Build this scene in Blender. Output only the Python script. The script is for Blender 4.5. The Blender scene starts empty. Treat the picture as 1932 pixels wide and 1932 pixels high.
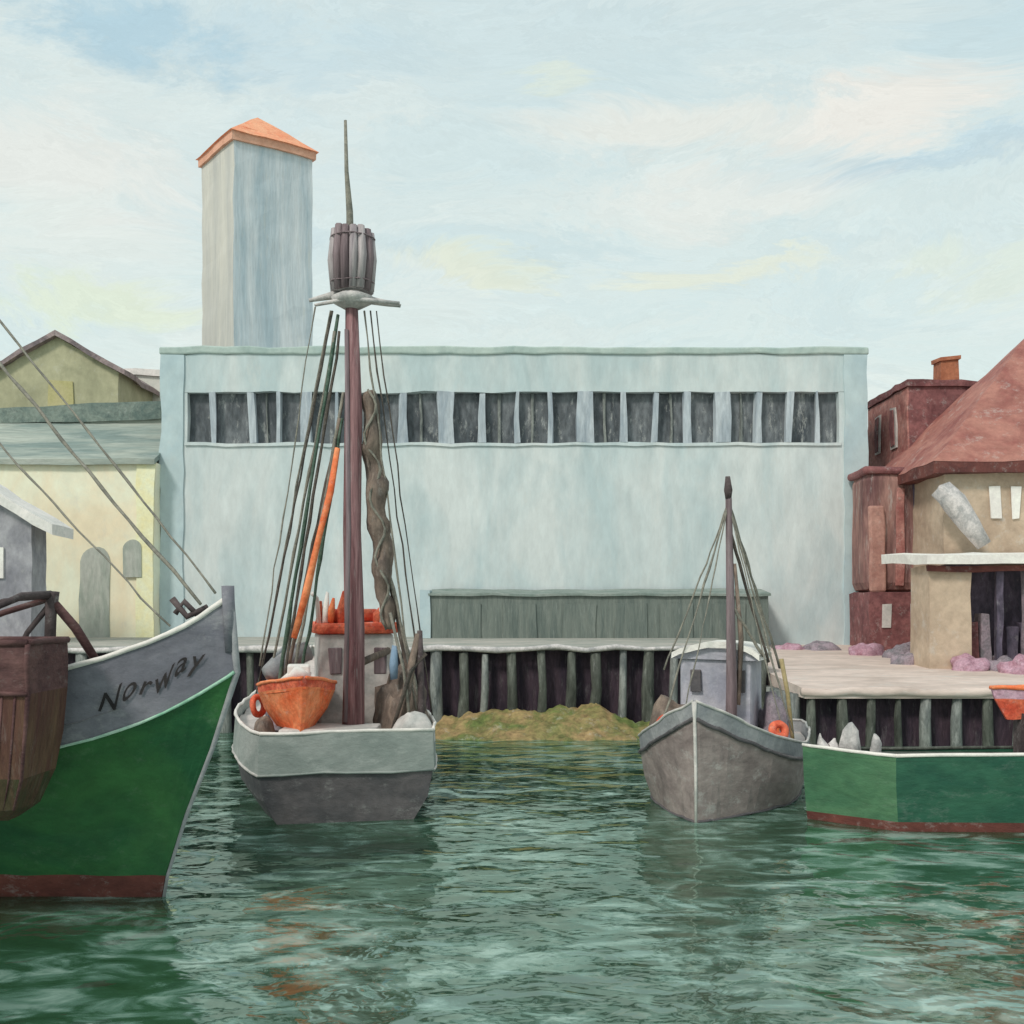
import bpy, math, random, bmesh
from mathutils import Vector, Matrix, noise
random.seed(7)
sc = bpy.context.scene
sc.view_settings.view_transform='Standard'
sc.view_settings.look='None'
sc.view_settings.exposure=0

# ---------------------------------------------------------------- helpers
def lin(c):
    o=[]
    for v in c:
        v=v/255.0
        o.append(v/12.92 if v<=0.04045 else ((v+0.055)/1.055)**2.4)
    return o
def alb(c,k=1.0):
    l=lin(c)
    return [min(0.85,l[0]*k*1.08),min(0.85,l[1]*k*.99),min(0.85,l[2]*k*.98),1]

_m={}
def paint(name,rgb,rgb2=None,k=1.0,var=0.25,sx=1,sy=1,sz=1,rough=0.75,bump=0.4,spec=0.3,fine=1.0,scum=.2):
    """hand painted surface: two tones blended by broad, streaky noise, dry-brush scumble on top"""
    if name in _m: return _m[name]
    m=bpy.data.materials.new(name); m.use_nodes=True
    nt=m.node_tree; N=nt.nodes; L=nt.links
    b=N['Principled BSDF']
    b.inputs['Roughness'].default_value=rough
    b.inputs['Specular IOR Level'].default_value=spec
    tc=N.new('ShaderNodeTexCoord'); mp=N.new('ShaderNodeMapping')
    mp.inputs['Scale'].default_value=(sx,sy,sz)
    L.new(tc.outputs['Object'],mp.inputs['Vector'])
    n1=N.new('ShaderNodeTexNoise'); n1.inputs['Scale'].default_value=1.0
    n1.inputs['Detail'].default_value=5; n1.inputs['Roughness'].default_value=0.6
    n1.inputs['Distortion'].default_value=0.7
    L.new(mp.outputs[0],n1.inputs['Vector'])
    n2=N.new('ShaderNodeTexNoise'); n2.inputs['Scale'].default_value=5.5*fine
    n2.inputs['Detail'].default_value=4; n2.inputs['Roughness'].default_value=0.7
    L.new(mp.outputs[0],n2.inputs['Vector'])
    c1=alb(rgb,k); c2=alb(rgb2 if rgb2 else rgb,k)
    r=N.new('ShaderNodeValToRGB')
    r.color_ramp.elements[0].position=0.36; r.color_ramp.elements[0].color=c1
    r.color_ramp.elements[1].position=0.62; r.color_ramp.elements[1].color=c2
    L.new(n1.outputs['Fac'],r.inputs[0])
    mr=N.new('ShaderNodeMapRange')
    mr.inputs['From Min'].default_value=0.3; mr.inputs['From Max'].default_value=0.7
    mr.inputs['To Min'].default_value=1-var; mr.inputs['To Max'].default_value=1+var
    L.new(n2.outputs['Fac'],mr.inputs['Value'])
    mx=N.new('ShaderNodeVectorMath'); mx.operation='MULTIPLY'
    cb=N.new('ShaderNodeCombineXYZ')
    for i in range(3): L.new(mr.outputs[0],cb.inputs[i])
    L.new(r.outputs[0],mx.inputs[0]); L.new(cb.outputs[0],mx.inputs[1])
    n3=N.new('ShaderNodeTexNoise'); n3.inputs['Scale'].default_value=2.6*fine
    n3.inputs['Detail'].default_value=8; n3.inputs['Roughness'].default_value=0.8
    mp3=N.new('ShaderNodeMapping'); mp3.inputs['Location'].default_value=(11,5,3); mp3.inputs['Rotation'].default_value=(.1,.25,0)
    L.new(mp.outputs[0],mp3.inputs['Vector']); L.new(mp3.outputs[0],n3.inputs['Vector'])
    m3=N.new('ShaderNodeMapRange'); m3.inputs['From Min'].default_value=.55; m3.inputs['From Max'].default_value=.65
    m3.inputs['To Max'].default_value=scum
    L.new(n3.outputs['Fac'],m3.inputs['Value'])
    mm=N.new('ShaderNodeMix'); mm.data_type='RGBA'
    L.new(m3.outputs[0],mm.inputs[0]); L.new(mx.outputs[0],mm.inputs[6]); mm.inputs[7].default_value=(.6,.6,.57,1)
    L.new(mm.outputs[2],b.inputs['Base Color'])
    bp=N.new('ShaderNodeBump'); bp.inputs['Strength'].default_value=bump; bp.inputs['Distance'].default_value=0.06
    L.new(n2.outputs['Fac'],bp.inputs['Height']); L.new(bp.outputs[0],b.inputs['Normal'])
    _m[name]=m
    return m

def empty(name,loc=(0,0,0)):
    e=bpy.data.objects.new(name,None); sc.collection.objects.link(e); e.location=loc
    e.empty_display_size=0.5
    return e
def mesh(name,verts,faces,mats,parent=None,smooth=False,midx=None):
    me=bpy.data.meshes.new(name); me.from_pydata([tuple(v) for v in verts],[],faces)
    if not isinstance(mats,(list,tuple)): mats=[mats]
    for m in mats: me.materials.append(m)
    if midx:
        for p,i in zip(me.polygons,midx): p.material_index=i
    if smooth:
        for p in me.polygons: p.use_smooth=True
    me.update()
    o=bpy.data.objects.new(name,me); sc.collection.objects.link(o)
    if parent: o.parent=parent
    return o
def box(name,x0,x1,y0,y1,z0,z1,mat,parent=None,bev=0.0,rot=0,wob=0.0):
    cx,cy,cz=(x0+x1)/2,(y0+y1)/2,(z0+z1)/2
    hx,hy,hz=(x1-x0)/2,(y1-y0)/2,(z1-z0)/2
    vs=[Vector((sx*hx,sy*hy,sz*hz)) for sx in(-1,1) for sy in(-1,1) for sz in(-1,1)]
    if wob: vs=[v+Vector((random.uniform(-wob,wob),0,random.uniform(-wob,wob)*.3)) for v in vs]
    fs=[(0,1,3,2),(4,6,7,5),(0,4,5,1),(2,3,7,6),(0,2,6,4),(1,5,7,3)]
    R=Matrix.Rotation(rot,3,'Z')
    vs=[R@v+Vector((cx,cy,cz)) for v in vs]
    o=mesh(name,vs,fs,mat,parent)
    if bev:
        md=o.modifiers.new('bev','BEVEL'); md.width=bev; md.segments=2
    return o
def tube(name,pts,r,mat,parent=None,n=8,cap=True,wob=0):
    pts=[Vector(p) for p in pts]
    if not isinstance(r,(list,tuple)): r=[r]*len(pts)
    vs=[];fs=[]
    for i,p in enumerate(pts):
        a=pts[max(0,i-1)]; b=pts[min(len(pts)-1,i+1)]
        d=(b-a).normalized()
        up=Vector((0,0,1)) if abs(d.z)<0.9 else Vector((0,1,0))
        s=d.cross(up).normalized(); t=s.cross(d).normalized()
        for k in range(n):
            an=2*math.pi*k/n
            q=p+(s*math.cos(an)+t*math.sin(an))*r[i]
            if wob: q+=noise.noise_vector(q*2.3)*wob
            vs.append(q)
    for i in range(len(pts)-1):
        for k in range(n):
            fs.append((i*n+k,i*n+(k+1)%n,(i+1)*n+(k+1)%n,(i+1)*n+k))
    if cap:
        fs.append(tuple(range(n))[::-1]); fs.append(tuple((len(pts)-1)*n+k for k in range(n)))
    return mesh(name,vs,fs,mat,parent,smooth=True)
def rope(name,p0,p1,r,mat,parent,sag=0.1,n=14):
    p0=Vector(p0);p1=Vector(p1);pts=[];rr=[]
    for i in range(n+1):
        t=i/n; p=p0.lerp(p1,t); p.z-=sag*4*t*(1-t); pts.append(p)
        rr.append(r*(1+.45*noise.noise(p*1.7)))
    return tube(name,pts,rr,mat,parent,n=6)
def torus(name,c,R,r,mat,parent,axis=(0,1,0),n=24,m=8):
    ax=Vector(axis).normalized(); up=Vector((0,0,1)) if abs(ax.z)<.9 else Vector((1,0,0))
    s=ax.cross(up).normalized(); t=s.cross(ax)
    vs=[];fs=[]
    for i in range(n):
        a=2*math.pi*i/n; d=s*math.cos(a)+t*math.sin(a)
        for j in range(m):
            b=2*math.pi*j/m
            vs.append(Vector(c)+d*(R+r*math.cos(b))+ax*r*math.sin(b))
    for i in range(n):
        for j in range(m):
            fs.append((i*m+j,((i+1)%n)*m+j,((i+1)%n)*m+(j+1)%m,i*m+(j+1)%m))
    return mesh(name,vs,fs,mat,parent,smooth=True)
def lathe(name,c,prof,mat,parent,n=20,sq=1.0,wob=0):
    vs=[];fs=[]
    for (r,z) in prof:
        for k in range(n):
            a=2*math.pi*k/n
            q=Vector((c[0]+r*math.cos(a),c[1]+r*math.sin(a)*sq,c[2]+z))
            if wob: q+=noise.noise_vector(q*2.5)*wob
            vs.append(q)
    for i in range(len(prof)-1):
        for k in range(n):
            fs.append((i*n+k,i*n+(k+1)%n,(i+1)*n+(k+1)%n,(i+1)*n+k))
    fs.append(tuple(range(n))[::-1]); fs.append(tuple((len(prof)-1)*n+k for k in range(n)))
    return mesh(name,vs,fs,mat,parent,smooth=True)

class Hull:
    def __init__(s,origin,A,L,top,rows,tm,stern,z0=0):
        s.o=Vector((origin[0],origin[1],z0)); s.A=Vector((A[0],A[1],0)).normalized()
        s.N=Vector((s.A.y,-s.A.x,0))
        s.L=L; s.top=top; s.rows=rows; s.tm=tm; s.stern=stern
    def pt(s,ri,t,side,off=0.0,dz=0.0):
        r=s.rows[ri]
        z=r['z'](t)
        a=-r['rake']+t*(s.L+r['rake'])-r.get('srake',0)*t
        if t<s.tm: f=1-(1-t/s.tm)**r['e']
        else:
            q=(t-s.tm)/(1-s.tm); f=1-(1-s.stern)*q**2
        w=0.04+r['w']*f
        return s.o+s.A*a+s.N*(side*(w+off))+Vector((0,0,z+dz))
    def build(s,parent,mats,nst=30,deck=0.4,deckmat=None,capmat=None,capr=0.07,pre=''):
        vs=[];fs=[];mi=[]
        R=len(s.rows); ts=[(i/(nst-1))**1.5 for i in range(nst)]
        for side in(1,-1):
            for t in ts:
                for ri in range(R): vs.append(s.pt(ri,t,side))
        def ix(sd,i,r): return (0 if sd==1 else nst*R)+i*R+r
        for sd in(1,-1):
            for i in range(nst-1):
                for r in range(R-1):
                    f=(ix(sd,i,r),ix(sd,i+1,r),ix(sd,i+1,r+1),ix(sd,i,r+1))
                    fs.append(f if sd==1 else f[::-1]); mi.append(s.rows[r]['m'])
        for r in range(R-1):
            fs.append((ix(1,nst-1,r),ix(-1,nst-1,r),ix(-1,nst-1,r+1),ix(1,nst-1,r+1))); mi.append(s.rows[r]['m'])
            fs.append((ix(1,0,r),ix(1,0,r+1),ix(-1,0,r+1),ix(-1,0,r))); mi.append(s.rows[r]['m'])
        for i in range(nst-1):
            fs.append((ix(1,i,R-1),ix(1,i+1,R-1),ix(-1,i+1,R-1),ix(-1,i,R-1))); mi.append(s.rows[R-2]['m'])
        mesh(pre+'hull',vs,fs,mats,parent,smooth=False,midx=mi)
        dv=[];df=[]
        for t in ts:
            for sd in(1,-1):
                dv.append(s.pt(0,t,sd,-0.05,-deck))
        for i in range(nst-1): df.append((2*i,2*i+1,2*i+3,2*i+2))
        mesh(pre+'deck',dv,df,deckmat,parent)
        for sd in(1,-1):
            tube(pre+'gunwale',[s.pt(0,t,sd,0,0.02) for t in ts],capr,capmat,parent,n=6)
        tube(pre+'stern_rail',[s.pt(0,1,1,0,.02).lerp(s.pt(0,1,-1,0,.02),k/8) for k in range(9)],capr,capmat,parent,n=6)

# ---------------------------------------------------------------- camera
cam=bpy.data.cameras.new('camera'); co=bpy.data.objects.new('camera',cam); sc.collection.objects.link(co)
co.location=(0,0,5); co.rotation_euler=(math.radians(90),0,0)
cam.lens=39.13; cam.sensor_width=36; cam.shift_y=0.0952; cam.clip_end=6000
sc.camera=co

# ---------------------------------------------------------------- light + sky
SUN_EL=math.radians(42); az=math.radians(216)
sd=Vector((math.sin(az)*math.cos(SUN_EL),math.cos(az)*math.cos(SUN_EL),math.sin(SUN_EL)))
sl=bpy.data.lights.new('sun','SUN'); sl.energy=2.0; sl.angle=math.radians(10); sl.color=(1,0.95,0.87)
so=bpy.data.objects.new('sun',sl); sc.collection.objects.link(so)
so.rotation_euler=sd.to_track_quat('Z','Y').to_euler(); so.location=(-30,-30,50)

w=bpy.data.worlds.new('World'); sc.world=w; w.use_nodes=True
nt=w.node_tree; N=nt.nodes; L=nt.links
bg=N['Background']; bg.inputs['Strength'].default_value=0.1
sky=N.new('ShaderNodeTexSky'); sky.sky_type='NISHITA'; sky.sun_disc=False
sky.sun_elevation=SUN_EL; sky.sun_rotation=az
tc=N.new('ShaderNodeTexCoord')
def noise_n(scale,vec,detail=5,rough=0.55,dist=0.0):
    n=N.new('ShaderNodeTexNoise'); n.inputs['Scale'].default_value=scale; n.inputs['Detail'].default_value=detail
    n.inputs['Roughness'].default_value=rough; n.inputs['Distortion'].default_value=dist
    L.new(vec,n.inputs['Vector']); return n
mpA=N.new('ShaderNodeMapping'); mpA.inputs['Scale'].default_value=(1,1,2.6)
L.new(tc.outputs['Generated'],mpA.inputs['Vector'])
nd=noise_n(6.0,mpA.outputs[0],6,0.7,0.8)
sub=N.new('ShaderNodeVectorMath'); sub.operation='SUBTRACT'; sub.inputs[1].default_value=(.5,.5,.5)
L.new(nd.outputs['Color'],sub.inputs[0])
scl=N.new('ShaderNodeVectorMath'); scl.operation='MULTIPLY'; scl.inputs[1].default_value=(.34,.1,.12)
L.new(sub.outputs[0],scl.inputs[0])
add=N.new('ShaderNodeVectorMath'); add.operation='ADD'
L.new(tc.outputs['Generated'],add.inputs[0]); L.new(scl.outputs[0],add.inputs[1])
def mixc(fac,a,b):
    m=N.new('ShaderNodeMix'); m.data_type='RGBA'
    if isinstance(fac,float): m.inputs[0].default_value=fac
    else: L.new(fac,m.inputs[0])
    for sock,v in((m.inputs[6],a),(m.inputs[7],b)):
        if isinstance(v,(list,tuple)): sock.default_value=tuple(v)
        else: L.new(v,sock)
    return m.outputs[2]
def S(c): return [v*10 for v in lin(c)]+[1]
sep=N.new('ShaderNodeSeparateXYZ'); L.new(add.outputs[0],sep.inputs[0])
mr=N.new('ShaderNodeMapRange'); mr.inputs['From Min'].default_value=0.16; mr.inputs['From Max'].default_value=0.52
L.new(sep.outputs['Z'],mr.inputs['Value'])
base=mixc(mr.outputs[0],S((224,239,235)),S((209,227,230)))
base=mixc(0.05,base,sky.outputs[0])
mpB=N.new('ShaderNodeMapping'); mpB.inputs['Scale'].default_value=(2.2,2.2,9); mpB.inputs['Rotation'].default_value=(0,0.12,0)
L.new(add.outputs[0],mpB.inputs['Vector'])
nb=noise_n(1.5,mpB.outputs[0],7,0.6,0.7)
rb=N.new('ShaderNodeMapRange'); rb.inputs['From Min'].default_value=.42; rb.inputs['From Max'].default_value=.68; rb.inputs['To Max'].default_value=.55
L.new(nb.outputs['Fac'],rb.inputs['Value'])
col=mixc(rb.outputs[0],base,S((232,238,232)))
mpC=N.new('ShaderNodeMapping'); mpC.inputs['Scale'].default_value=(2.5,2.5,11); mpC.inputs['Location'].default_value=(3,1,5)
L.new(add.outputs[0],mpC.inputs['Vector'])
nc=noise_n(1.8,mpC.outputs[0],7,0.65,0.9)
rc=N.new('ShaderNodeMapRange'); rc.inputs['From Min'].default_value=.50; rc.inputs['From Max'].default_value=.72; rc.inputs['To Max'].default_value=.4
L.new(nc.outputs['Fac'],rc.inputs['Value'])
col=mixc(rc.outputs[0],col,S((199,222,228)))
def blob(col,x,z,rx,rz,c,amt):
    """soft cloud patch around a sky direction (tangents x, z from north)"""
    d=Vector((x,1,z)).normalized()
    m=N.new('ShaderNodeMapping'); m.inputs['Scale'].default_value=(1/rx,0.0,1/rz)
    m.inputs['Location'].default_value=(-d.x/rx,0,-d.z/rz)
    L.new(add.outputs[0],m.inputs['Vector'])
    g=N.new('ShaderNodeTexGradient'); g.gradient_type='SPHERICAL'; L.new(m.outputs[0],g.inputs['Vector'])
    q=N.new('ShaderNodeMapRange'); q.inputs['From Max'].default_value=.75; q.inputs['To Max'].default_value=amt
    q.interpolation_type='SMOOTHSTEP'
    L.new(g.outputs['Fac'],q.inputs['Value'])
    return mixc(q.outputs[0],col,S(c))
for b in [(-.34,.515,.12,.045,(174,207,222),.8),(-.20,.50,.12,.025,(190,215,225),.45),(.38,.405,.16,.022,(188,213,224),.7),(.0,.32,.2,.02,(200,223,228),.5),(.45,.53,.1,.04,(196,220,227),.5),(-.20,.36,.06,.05,(205,224,229),.45),
          (.12,.43,.17,.032,(235,236,228),.75),(.33,.45,.12,.035,(239,236,228),.85),(-.42,.40,.14,.06,(234,236,230),.8),(.2,.37,.2,.03,(234,237,231),.7),(-.4,.33,.12,.04,(232,238,232),.6),
          (-.02,.305,.08,.016,(232,235,208),.55),(.19,.30,.12,.016,(234,236,212),.55),(-.38,.27,.09,.03,(229,239,210),.6),(.04,.48,.04,.016,(231,237,214),.4),(.46,.31,.06,.03,(231,238,216),.4)]:
    col=blob(col,*b)
mpD=N.new('ShaderNodeMapping'); mpD.inputs['Scale'].default_value=(9,9,60); mpD.inputs['Rotation'].default_value=(0,0.15,0)
L.new(add.outputs[0],mpD.inputs['Vector'])
ne=noise_n(1.6,mpD.outputs[0],7,0.75,1.0)
re=N.new('ShaderNodeMapRange'); re.inputs['From Min'].default_value=.3; re.inputs['From Max'].default_value=.7
re.inputs['To Min'].default_value=.94; re.inputs['To Max'].default_value=1.06
L.new(ne.outputs['Fac'],re.inputs['Value'])
cb=N.new('ShaderNodeCombineXYZ')
for i in range(3): L.new(re.outputs[0],cb.inputs[i])
fm=N.new('ShaderNodeVectorMath'); fm.operation='MULTIPLY'; L.new(col,fm.inputs[0]); L.new(cb.outputs[0],fm.inputs[1])
L.new(fm.outputs[0],bg.inputs['Color'])

# ---------------------------------------------------------------- water
def water_mat():
    m=bpy.data.materials.new('harbour_water'); m.use_nodes=True
    nt=m.node_tree; N=nt.nodes; L=nt.links
    for n in list(N): N.remove(n)
    out=N.new('ShaderNodeOutputMaterial')
    tc=N.new('ShaderNodeTexCoord')
    def nz(s,loc,detail,rough,dist,rot=0):
        mp=N.new('ShaderNodeMapping'); mp.inputs['Scale'].default_value=s; mp.inputs['Location'].default_value=loc; mp.inputs['Rotation'].default_value=(0,0,rot)
        L.new(tc.outputs['Object'],mp.inputs['Vector'])
        n=N.new('ShaderNodeTexNoise'); n.inputs['Scale'].default_value=1; n.inputs['Detail'].default_value=detail
        n.inputs['Roughness'].default_value=rough; n.inputs['Distortion'].default_value=dist
        L.new(mp.outputs[0],n.inputs['Vector']); return n
    a=nz((.7,.8,1),(0,0,0),2,.4,.5,.15)
    b=nz((.30,.34,1),(4,2,0),4,.5,.8)
    c=nz((2.2,2.6,1),(1,7,0),2,.5,.4,-.2)
    d=nz((.9,1.5,1),(9,3,0),5,.6,1.0,.1)
    mix=N.new('ShaderNodeMath'); mix.operation='MULTIPLY_ADD'; mix.inputs[1].default_value=.6
    h=N.new('ShaderNodeMath'); h.operation='MULTIPLY'; h.inputs[1].default_value=.4
    L.new(b.outputs['Fac'],h.inputs[0]); L.new(d.outputs['Fac'],mix.inputs[0]); L.new(h.outputs[0],mix.inputs[2])
    r=N.new('ShaderNodeValToRGB'); e=r.color_ramp.elements
    e[0].position=.38; e[0].color=(.020,.050,.024,1)
    e[1].position=.62; e[1].color=(.30,.42,.36,1)
    q=e.new(.48); q.color=(.035,.085,.05,1)
    q=e.new(.54); q.color=(.11,.20,.155,1)
    L.new(mix.outputs[0],r.inputs[0])
    hs=N.new('ShaderNodeMath'); hs.operation='MULTIPLY_ADD'; hs.inputs[1].default_value=.14
    L.new(c.outputs['Fac'],hs.inputs[0]); L.new(a.outputs['Fac'],hs.inputs[2])
    bp=N.new('ShaderNodeBump'); bp.inputs['Strength'].default_value=1.0; bp.inputs['Distance'].default_value=.14
    L.new(hs.outputs[0],bp.inputs['Height'])
    df=N.new('ShaderNodeBsdfDiffuse'); L.new(r.outputs[0],df.inputs['Color'])
    gl=N.new('ShaderNodeBsdfGlossy'); gl.inputs['Color'].default_value=(.80,.93,.86,1); gl.inputs['Roughness'].default_value=.06
    L.new(bp.outputs[0],gl.inputs['Normal'])
    fr=N.new('ShaderNodeFresnel'); fr.inputs['IOR'].default_value=3.1; L.new(bp.outputs[0],fr.inputs['Normal'])
    ms=N.new('ShaderNodeMixShader'); L.new(fr.outputs[0],ms.inputs[0]); L.new(df.outputs[0],ms.inputs[1]); L.new(gl.outputs[0],ms.inputs[2])
    L.new(ms.outputs[0],out.inputs['Surface'])
    return m
mesh('water',[(-3000,-3000,0),(3000,-3000,0),(3000,3000,0),(-3000,3000,0)],[(0,1,2,3)],water_mat())

# ---------------------------------------------------------------- materials
K=1.02
M_wall=paint('warehouse_plaster',(174,195,198),(198,211,211),k=K,var=.10,sx=.35,sy=.35,sz=.12,scum=.3)
M_wallb=paint('warehouse_border',(164,189,196),(180,202,205),k=K,var=.08,sx=.3,sy=.3,sz=.2)
M_coping=paint('warehouse_coping',(150,174,170),(172,192,186),k=K,var=.1,sx=.5,sy=.5,sz=.5,scum=.3)
M_glass=paint('dark_window',(62,70,76),(110,118,122),k=.95,var=.4,sx=.9,sy=.9,sz=.3,rough=.4,bump=.1,scum=.5)
M_mull=paint('mullion',(140,156,166),(180,194,200),k=K,var=.15,sx=1.5,sy=1,sz=.3)
M_shed=paint('shed_boards',(92,106,102),(112,124,118),k=K,var=.15,sx=2.5,sy=1,sz=.3,scum=.14)
M_shedroof=paint('shed_roof',(112,130,124),(136,150,144),k=K,var=.2,sx=.6,sy=1,sz=1)
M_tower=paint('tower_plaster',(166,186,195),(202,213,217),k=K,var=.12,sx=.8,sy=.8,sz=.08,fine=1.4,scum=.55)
M_towerlit=paint('tower_plaster_sunlit',(188,194,190),(206,210,202),k=K*.86,var=.08,sx=.8,sy=.8,sz=.08)  # lit copy of the tower plaster: sunlight painted into the left face
M_torange=paint('terracotta_tile',(224,146,110),(238,170,134),k=K,var=.15,sx=1,sy=1,sz=1)
M_teave=paint('tower_eave',(196,150,126),(212,168,144),k=K,var=.1)
M_olive=paint('olive_wall',(146,150,124),(170,173,144),k=K,var=.12,sx=.4,sy=.4,sz=.3)
M_oliveroof=paint('olive_roof',(104,98,102),(150,138,138),k=K,var=.2)
M_teal=paint('teal_roof',(120,140,136),(166,178,168),k=.95,var=.18,sx=.15,sy=.6,sz=.6,scum=.3)
M_cream=paint('cream_wall',(230,210,182),(244,228,204),k=K*1.12,var=.06,sx=.3,sy=.3,sz=.2)
M_creamtrim=paint('cream_trim',(242,222,174),(246,230,198),k=K*1.05,var=.07)
M_arch=paint('arched_door',(144,158,148),(172,180,172),k=K,var=.15,sx=1,sy=1,sz=.3)
M_grey=paint('grey_shed',(122,126,134),(156,160,166),k=K,var=.18,sx=.6,sy=.6,sz=.4)
M_whiteroof=paint('pale_roof',(208,212,208),(228,228,224),k=K,var=.1)
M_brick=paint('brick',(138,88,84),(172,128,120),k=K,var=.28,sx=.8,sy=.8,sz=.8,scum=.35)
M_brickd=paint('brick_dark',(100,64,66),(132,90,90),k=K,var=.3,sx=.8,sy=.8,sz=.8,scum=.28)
M_chim=paint('chimney_brick',(156,98,72),(180,120,90),k=K*.9,var=.2)
M_rust=paint('rusty_annex',(100,72,72),(152,120,112),k=K,var=.3,sx=1.0,sy=1.0,sz=.18,scum=.35)
M_redroof=paint('red_roof',(148,94,88),(178,128,116),k=K*.84,var=.16,sx=.5,sy=.5,sz=.8,scum=.3)
M_eave=paint('eave_dark',(84,50,48),(108,66,60),k=1,var=.2)
M_beige=paint('beige_wall',(174,158,138),(198,184,162),k=K*.88,var=.14,sx=.4,sy=.4,sz=.4,scum=.35)
M_white=paint('white_paint',(214,216,212),(234,233,226),k=K,var=.08,sx=1,sy=1,sz=1)
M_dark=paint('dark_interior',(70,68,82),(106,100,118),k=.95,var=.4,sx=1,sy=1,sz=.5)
M_void=paint('void_shade',(42,36,48),(70,58,68),k=.95,var=.4,sx=2,sy=2,sz=.4,scum=.1)  # near-black colour painted in for the shade between and behind the piles
M_pile=paint('weathered_pile',(88,98,98),(138,146,142),k=.9,var=.35,sx=2,sy=2,sz=.5,scum=.35)
M_piled=paint('weathered_pile_dark',(60,66,60),(100,108,100),k=.9,var=.35,sx=2,sy=2,sz=.5)
M_quay=paint('quay_deck',(202,190,180),(226,214,204),k=K*.82,var=.15,sx=.25,sy=.6,sz=1,scum=.5)
M_quayc=paint('wharf_deck',(150,160,152),(186,186,178),k=K*.8,var=.2,sx=.4,sy=.8,sz=1)
M_moss=paint('seaweed_bank',(100,116,64),(156,136,96),k=.88,var=.45,sx=.9,sy=.9,sz=.9,scum=.3,fine=.6)
M_net=paint('net_mauve',(150,112,126),(180,152,168),k=K,var=.3,sx=2,sy=2,sz=2)
M_netg=paint('net_grey',(112,112,118),(150,140,150),k=K,var=.3,sx=2,sy=2,sz=2)

M_green=paint('hull_green',(26,80,48),(52,106,58),k=.95,var=.18,sx=.4,sy=.4,sz=.6,rough=.55,scum=.06)
M_boot=paint('boot_brown',(84,48,44),(112,66,58),k=.8,var=.2,sx=.6,sy=.6,sz=1)
M_band=paint('bulwark_grey',(106,110,120),(134,138,146),k=.92,var=.14,sx=.5,sy=.5,sz=.8)
M_rim=paint('rim_white',(206,208,202),(228,228,222),k=K,var=.1)
M_mint=paint('strake_mint',(120,178,150),(180,214,196),k=K,var=.15)
M_brown=paint('rail_brown',(72,48,50),(98,72,70),k=.95,var=.25,sx=1,sy=1,sz=2,scum=.1)
M_tend=paint('tender_planking',(88,58,52),(104,82,64),k=.85,var=.3,sx=2.2,sy=2.2,sz=.3,scum=.08)
M_tendl=paint('tender_planking_low',(52,72,44),(92,70,54),k=.8,var=.3,sx=2.2,sy=2.2,sz=.3,scum=.05)
M_plank=paint('fender_plank',(98,68,66),(122,92,90),k=.8,var=.3,sx=2,sy=2,sz=.4,scum=.08)
M_gdeck=paint('deck_pale',(186,182,178),(208,204,198),k=.9,var=.12)
M_ropeg=paint('rope_grey',(116,118,110),(150,150,138),k=.9,var=.2,sx=4,sy=4,sz=4)
M_roped=paint('rope_dark',(72,70,66),(104,98,90),k=.9,var=.2,sx=4,sy=4,sz=4)
M_ropegr=paint('rope_green',(62,92,78),(94,116,102),k=.9,var=.2,sx=4,sy=4,sz=4)
M_mast=paint('mast_oxblood',(90,58,62),(150,118,120),k=.95,var=.28,sx=6,sy=6,sz=.3,scum=.3)
M_iron=paint('iron_dark',(62,54,56),(92,84,84),k=.9,var=.3)
M_barrel=paint('barrel_grey',(136,131,136),(180,177,178),k=1,var=.2,sx=4,sy=4,sz=.3)
M_barreld=paint('barrel_umber',(106,94,98),(138,126,130),k=.95,var=.22,sx=4,sy=4,sz=.3)
M_cross=paint('crosstree_pale',(160,164,164),(208,208,206),k=.95,var=.2,sx=2,sy=2,sz=2)
M_orange=paint('orange_paint',(214,102,58),(236,146,100),k=K,var=.22,sx=1.5,sy=1.5,sz=1.5)
M_ored=paint('orange_red',(192,80,58),(228,126,94),k=K,var=.3,sx=2,sy=2,sz=2)
M_sterng=paint('transom_greygreen',(136,149,145),(162,172,168),k=K*.92,var=.12,sx=.5,sy=.5,sz=1,scum=.3)
M_sternd=paint('transom_dark',(78,80,84),(104,102,104),k=.85,var=.2,sx=.6,sy=.6,sz=1)
M_cabin=paint('cabin_white',(162,168,165),(200,200,196),k=K,var=.14,sx=1,sy=1,sz=1)
M_sail=paint('furled_sail',(92,84,78),(134,122,110),k=.95,var=.3,sx=2,sy=2,sz=1)
M_hullr=paint('hull_taupe',(120,112,110),(154,146,142),k=K*.95,var=.18,sx=.6,sy=.6,sz=1,scum=.3)
M_bandr=paint('strake_bluegrey',(126,133,138),(154,160,162),k=K*.95,var=.14)
M_wheel=paint('wheelhouse_lilac',(150,156,170),(178,182,190),k=K,var=.14)
M_gb1=paint('workboat_green',(30,80,64),(50,100,78),k=.85,var=.18,sx=.4,sy=.4,sz=1,rough=.55,scum=.08)
M_gb2=paint('workboat_green_sunlit',(62,106,78),(84,126,92),k=.92,var=.18,sx=.4,sy=.4,sz=1,rough=.55,scum=.08)  # lit copy of the hull green, paints the brighter light on one facet
M_ink=paint('lettering',(46,44,46),(62,58,58),k=.75,var=.1,scum=.0)
M_blue=paint('oilskin_blue',(120,152,180),(146,176,200),k=.95,var=.1)

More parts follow.
